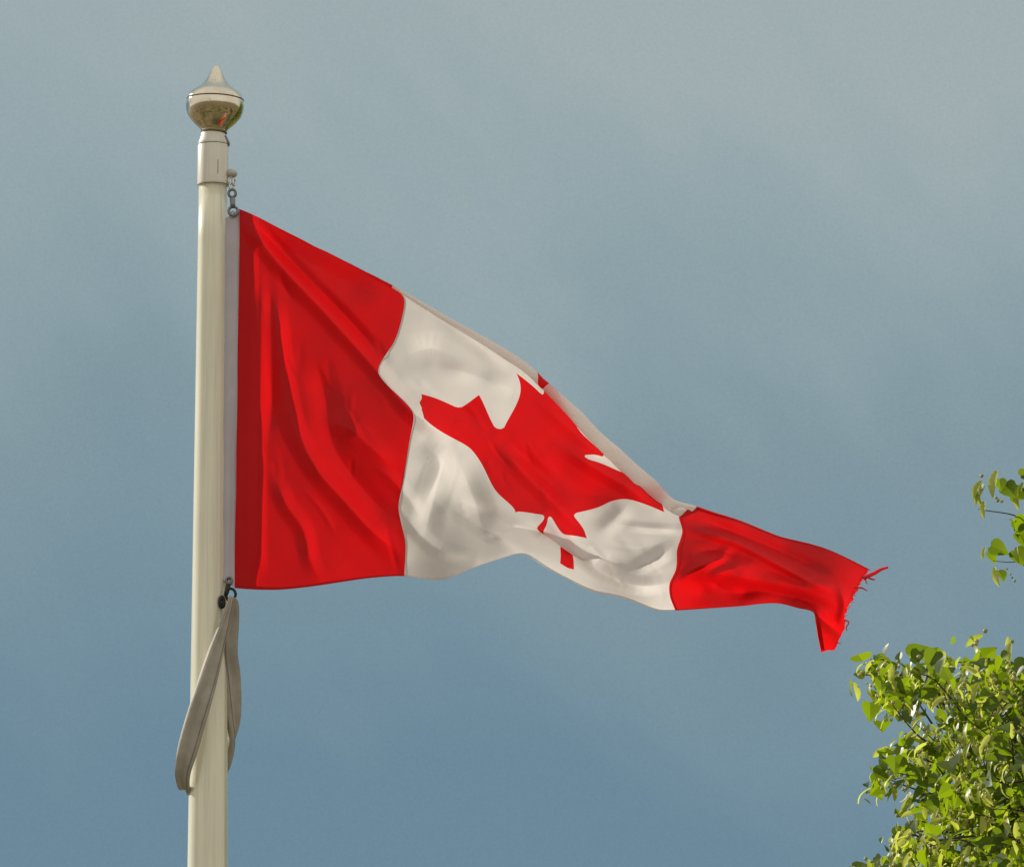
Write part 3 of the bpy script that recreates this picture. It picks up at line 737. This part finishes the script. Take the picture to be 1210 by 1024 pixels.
# boughs that reach into the picture: polygons of where foliage hangs there
vis = [  # (x, y, spread, count)
 (1072, 800, 26, 9), (1042, 792, 16, 4), (1058, 826, 16, 4), (1098, 788, 18, 6), (1098, 815, 20, 5), (1125, 812, 16, 5), (1158, 796, 14, 4), (1192, 798, 16, 6), (1156, 772, 6, 1), (1184, 782, 8, 2), (1160, 820, 22, 9), (1200, 825, 24, 10),
 (1135, 850, 18, 6), (1180, 860, 26, 12), (1150, 885, 22, 9), (1110, 880, 16, 6), (1075, 890, 16, 6), (1055, 915, 12, 4), (1090, 925, 16, 7), (1115, 910, 16, 6), (1150, 925, 24, 12), (1195, 910, 26, 14),
 (1110, 950, 14, 5), (1130, 970, 20, 9), (1170, 970, 26, 14), (1205, 970, 26, 14), (1085, 985, 16, 6), (1070, 1000, 14, 4), (1060, 1022, 16, 5), (1100, 1010, 20, 8), (1140, 1015, 24, 12), (1190, 1020, 26, 14), (1040, 1035, 16, 5), (1025, 1040, 12, 2),
]
spr = []
for x_, y_, s_, c_ in vis:
    for q in range(int(c_ * (.95 if x_ < 1125 else 1.2))):
        an = rng.uniform(0, 6.28); rr = s_ * math.sqrt(rng.uniform(0, 1)) * .62
        px_, py_ = x_ + rr * math.cos(an), y_ + rr * math.sin(an)
        depth_sp = .25 + .5 * np.clip((px_ - 1040) / 170, 0, 1)
        spr.append(pxtip(px_, py_, rng.normal(0, depth_sp)))
spr = np.array(spr)
# rest of the crown
cr_pts = []
while len(cr_pts) < 2500:
    d = rng.normal(0, 1, 3); d /= np.linalg.norm(d); r_ = rng.uniform(.35, 1) ** .5
    q = crown_c + d * r_ * np.array((1.62, 1.6, 2.35)) * (1 + .16 * math.sin(3 * d[0] * 2 + d[2] * 5) + .10 * math.sin(9 * d[1] + 4 * d[2]))
    # where that point shows in the picture (only to keep the bays of sky the tree really has)
    rel = q - np.array(CAM); dd = rel @ FWD; X_ = 605 + FPX * (rel @ RGT) / dd; Y_ = 512 - FPX * (rel @ UPV) / dd
    if X_ < 1212 and Y_ < 1075: continue
    if X_ < 1165 and Y_ < 1130: continue
    if X_ < 1340 and Y_ < 740: continue
    if X_ < 1262 and Y_ < 850: continue
    if X_ < 1215 and (Y_ < 1150 or rng.random() < .5): continue
    cr_pts.append(q)
for _ in range(150): cr_pts.append(WT(rng.uniform(1195, 1300), rng.uniform(850, 1120), rng.uniform(.15, 1.1)))
cr_pts = np.array(cr_pts)
# limbs: from the trunk to cluster centres
limbs = []
targets = [WT(1180, 960, .1), WT(1240, 1150, -.3), WT(1330, 840, .2), WT(1260, 560, .1), WT(1150, 1180, .2)] + [cr_pts[i] for i in rng.choice(len(cr_pts), 22, replace=False)]
nodes_ = []
for tg in targets:
    z0 = np.clip(tg[2] - abs(rng.normal(.8, .3)), 1.7, 5.4); st = np.array((np.interp(z0, tr_path[:, 2], tr_path[:, 0]), np.interp(z0, tr_path[:, 2], tr_path[:, 1]), z0))
    mid = (st + tg) / 2 + rng.normal(0, .08, 3) + (0, 0, .12)
    q = spline(np.array([st, mid, tg]), 16); rr = np.linspace(.045, .008, 16)
    limbs.append(tube(q, rr, 7)); nodes_.append(q)
nodes_ = np.vstack(nodes_)
twigs = []
def add_twig(o_, t_, r0=.0035, sag=.04):
    mid = (o_ + t_) / 2 + rng.normal(0, .03, 3) + (0, 0, sag)
    twigs.append(tube(spline(np.array([o_, mid, t_]), 7), np.linspace(r0 * 1.6, r0 * .6, 7), 4))
LP, LD, LN, LS = [], [], [], []; BP, BD, BN, BS = [], [], [], []; FPp, FS = [], []
def dress(p_, nl, spread, nb=1, sz=1.0):
    for _ in range(nl):
        LP.append(p_ + rng.normal(0, spread, 3)); 
        d = rng.normal(0, 1, 3); d[2] -= .7; LD.append(d)
        nn = rng.normal(0, .8, 3) + np.array((-.3, -.35, .75)); LN.append(nn); LS.append((.018 + .040 * rng.random() ** 1.3) * sz)
    for _ in range(nb):
        b0 = p_ + rng.normal(0, spread, 3); d = np.array((rng.normal(0, .45), rng.normal(0, .45), -1.0 + .5 * rng.random()))
        BP.append(b0); BD.append(d); BN.append(rng.normal(0, 1, 3) + (-.5, -.5, 0)); BS.append(rng.uniform(.035, .06) * sz)
        for _ in range(rng.integers(0, 4)):
            FPp.append(b0 + d * rng.uniform(.0, .035) + rng.normal(0, .007, 3)); FS.append(rng.uniform(.0025, .0075))
for p_ in spr:
    dress(p_, 5, .030, 4)
    o_ = nodes_[np.argmin(((nodes_ - p_) ** 2).sum(1) + 3 * np.clip(p_[0] - nodes_[:, 0], 0, None) ** 2)]
    # short twig from a bit towards the bough
    o2 = p_ + (o_ - p_) * min(1, .22 / (np.linalg.norm(o_ - p_) + 1e-6)); (add_twig(o2, p_, .0020, .02) if rng.random() < .35 else None)
for p_ in cr_pts:
    dress(p_, 13, .08, 5, 1.2)
    o_ = nodes_[np.argmin(((nodes_ - p_) ** 2).sum(1))]
    if rng.random() < .35: add_twig(o_, p_, .004)
# main sprays seen against the sky
def spray(pxs, r0=.004):
    q = np.array([WT(x_, y_, dz_) for x_, y_, dz_ in pxs]); q = spline(q, 14)
    twigs.append(tube(q, np.linspace(r0, r0 * .35, 14), 6)); return q
spray([(1290, 1000, .1), (1210, 930, .05), (1150, 880, 0), (1118, 838, -.05), (1098, 800, -.05), (1060, 797, -.05), (1020, 797, 0)], .006)
spray([(1300, 860, .1), (1240, 820, .1), (1195, 795, .05), (1165, 784, 0), (1130, 782, 0)], .005)
spray([(1300, 1010, 0), (1220, 960, 0), (1160, 925, 0), (1110, 905, 0), (1060, 905, 0), (1040, 915, 0)], .005)
spray([(1290, 1100, 0), (1200, 1050, 0), (1120, 1000, 0), (1075, 985, 0), (1058, 984, 0)], .005)
# small things hung one by one where the outline is open
def one_leaf(x, y, dx, dy, s_, n_=(-.3, -1, .4), dz=0.0):
    LP.append(WT(x, y, dz)); LD.append(np.array((dx, rng.normal(0, .25), dy))); LN.append(np.array(n_) + rng.normal(0, .15, 3)); LS.append(s_ / TS)
def one_bract(x, y, dx, dy, s_, dz=0.0):
    BP.append(WT(x, y, dz)); BD.append(np.array((dx, rng.normal(0, .15), dy))); BN.append(np.array((-.6, -1, .2))); BS.append(s_ / TS)
def one_fruit(x, y, r_=2.4, dz=-.02): FPp.append(WT(x, y, dz)); FS.append(r_ / TS)
one_leaf(1021, 797, -1, .1, 12); one_leaf(1048, 780, -.5, -.4, 24, (-.2, -1, .3)); one_leaf(1046, 772, .3, .9, 14, (-.9, -.3, .3)); one_leaf(1040, 803, .1, -1, 22, (.6, -.8, .1)); one_leaf(1052, 818, .1, -1, 28, (-.2, -1, .2))
one_leaf(1075, 775, .7, .35, 24, (0, -1, .3)); one_leaf(1090, 800, -.2, -1, 24); one_leaf(1068, 820, .3, -1, 26, (.2, -1, 0))
for x_, y_ in ((1037, 822), (1058, 838), (1080, 829), (1079, 791), (1063, 805), (1094, 773), (1086, 776), (1101, 775), (1062, 840)): one_fruit(x_, y_, 3.6)
one_bract(1104, 789, -.2, -1, 18); one_bract(1124, 776, 0, -1, 26); one_bract(1153, 765, .5, -.8, 20); one_bract(1157, 768, .2, -1, 18); one_bract(1070, 873, -.2, -1, 18); one_bract(1072, 885, .5, -.8, 20); one_bract(1060, 972, .2, -1, 12); one_bract(1104, 965, 0, -1, 18)
one_leaf(1055, 985, .7, .1, 16); one_leaf(1063, 1005, .2, -1, 20); one_leaf(1040, 1020, .7, .1, 22, (0, -.6, 1)); one_leaf(1010, 1024, 1, .0, 24, (0, -.4, 1)); one_leaf(1036, 915, -.2, -1, 14)
# the upper twigs at the right edge
spray([(1300, 690, 0), (1236, 640, 0), (1208, 614, 0), (1192, 607, 0), (1165, 603, 0), (1156, 601, 0)], .0028)
spray([(1236, 640, 0), (1216, 600, 0), (1208, 575, 0)], .003)
spray([(1300, 690, 0), (1240, 662, 0), (1195, 664, 0), (1172, 662, 0)], .0022)
one_bract(1160, 568, -.35, -1, 26); one_bract(1163, 574, -.35, -1, 26); one_bract(1154, 574, .25, -1, 24); one_leaf(1160, 572, -.3, -1, 17, (-.8, -.7, .2)); one_bract(1157, 590, .6, -1, 14); one_fruit(1160, 562, 2.6)
one_bract(1163, 592, .05, -1, 22); one_bract(1178, 556, -.08, -1, 34); one_leaf(1181, 566, .1, -1, 15, (.4, -1, 0)); one_fruit(1179, 591, 2.6); one_fruit(1184, 592, 2.2); one_fruit(1177, 588, 2)
one_leaf(1188, 573, .7, -.9, 21, (-.2, -1, .2)); one_leaf(1206, 590, -.4, .9, 21, (-.2, -1, .2)); one_bract(1200, 583, .3, -1, 20); one_bract(1209, 570, -.2, -1, 20); one_leaf(1206, 562, .6, .2, 16); one_leaf(1212, 612, -.5, -1, 24, (.2, -1, 0)); one_leaf(1204, 630, .5, -.8, 24, (.2, -1, .3)); one_leaf(1198, 624, .6, .2, 18)
one_bract(1192, 614, .9, -.2, 8); one_bract(1206, 634, .6, -1, 14)
one_leaf(1171, 645, .9, -.4, 22, (0, -1, .2)); one_leaf(1168, 652, .6, -.9, 16, (.5, -.8, 0)); one_bract(1164, 646, -.1, -1, 16); one_bract(1175, 670, .3, -1, 24); one_leaf(1180, 674, .4, -1, 16, (.5, -.8, 0))
one_bract(1201, 646, .2, -1, 20); one_leaf(1200, 650, .7, -1, 24, (.1, -1, .2)); one_fruit(1190, 672, 1.4); one_fruit(1194, 678, 1.4); one_fruit(1199, 686, 1.8); one_fruit(1196, 682, 1.5)
A_ = lambda q: np.array(q, float)
lv, lf = scatter(leaf_template(), A_(LP), A_(LD), A_(LN), A_(LS)); crown = mesh('crown', lv, lf, tree, M_leaf)
bv, bf = scatter(bract_template(), A_(BP), A_(BD), A_(BN), A_(BS)); tag(mesh('bracts', bv, bf, crown, M_bract), 'pale yellow green strap bracts hanging among the leaves', kind='stuff')
nF = len(FPp)
fv, ff = scatter(ball_template(), A_(FPp), np.tile((1., 0, 0), (nF, 1)), np.tile((0, 0, 1.), (nF, 1)), A_(FS)); tag(mesh('fruits', fv, ff, crown, M_fruit), 'tiny round pale fruits hanging in clusters', kind='stuff')
for q in limbs: mesh('limb', *q, tree, M_bark)
mesh('twigs', *join(twigs), tree, M_bark)
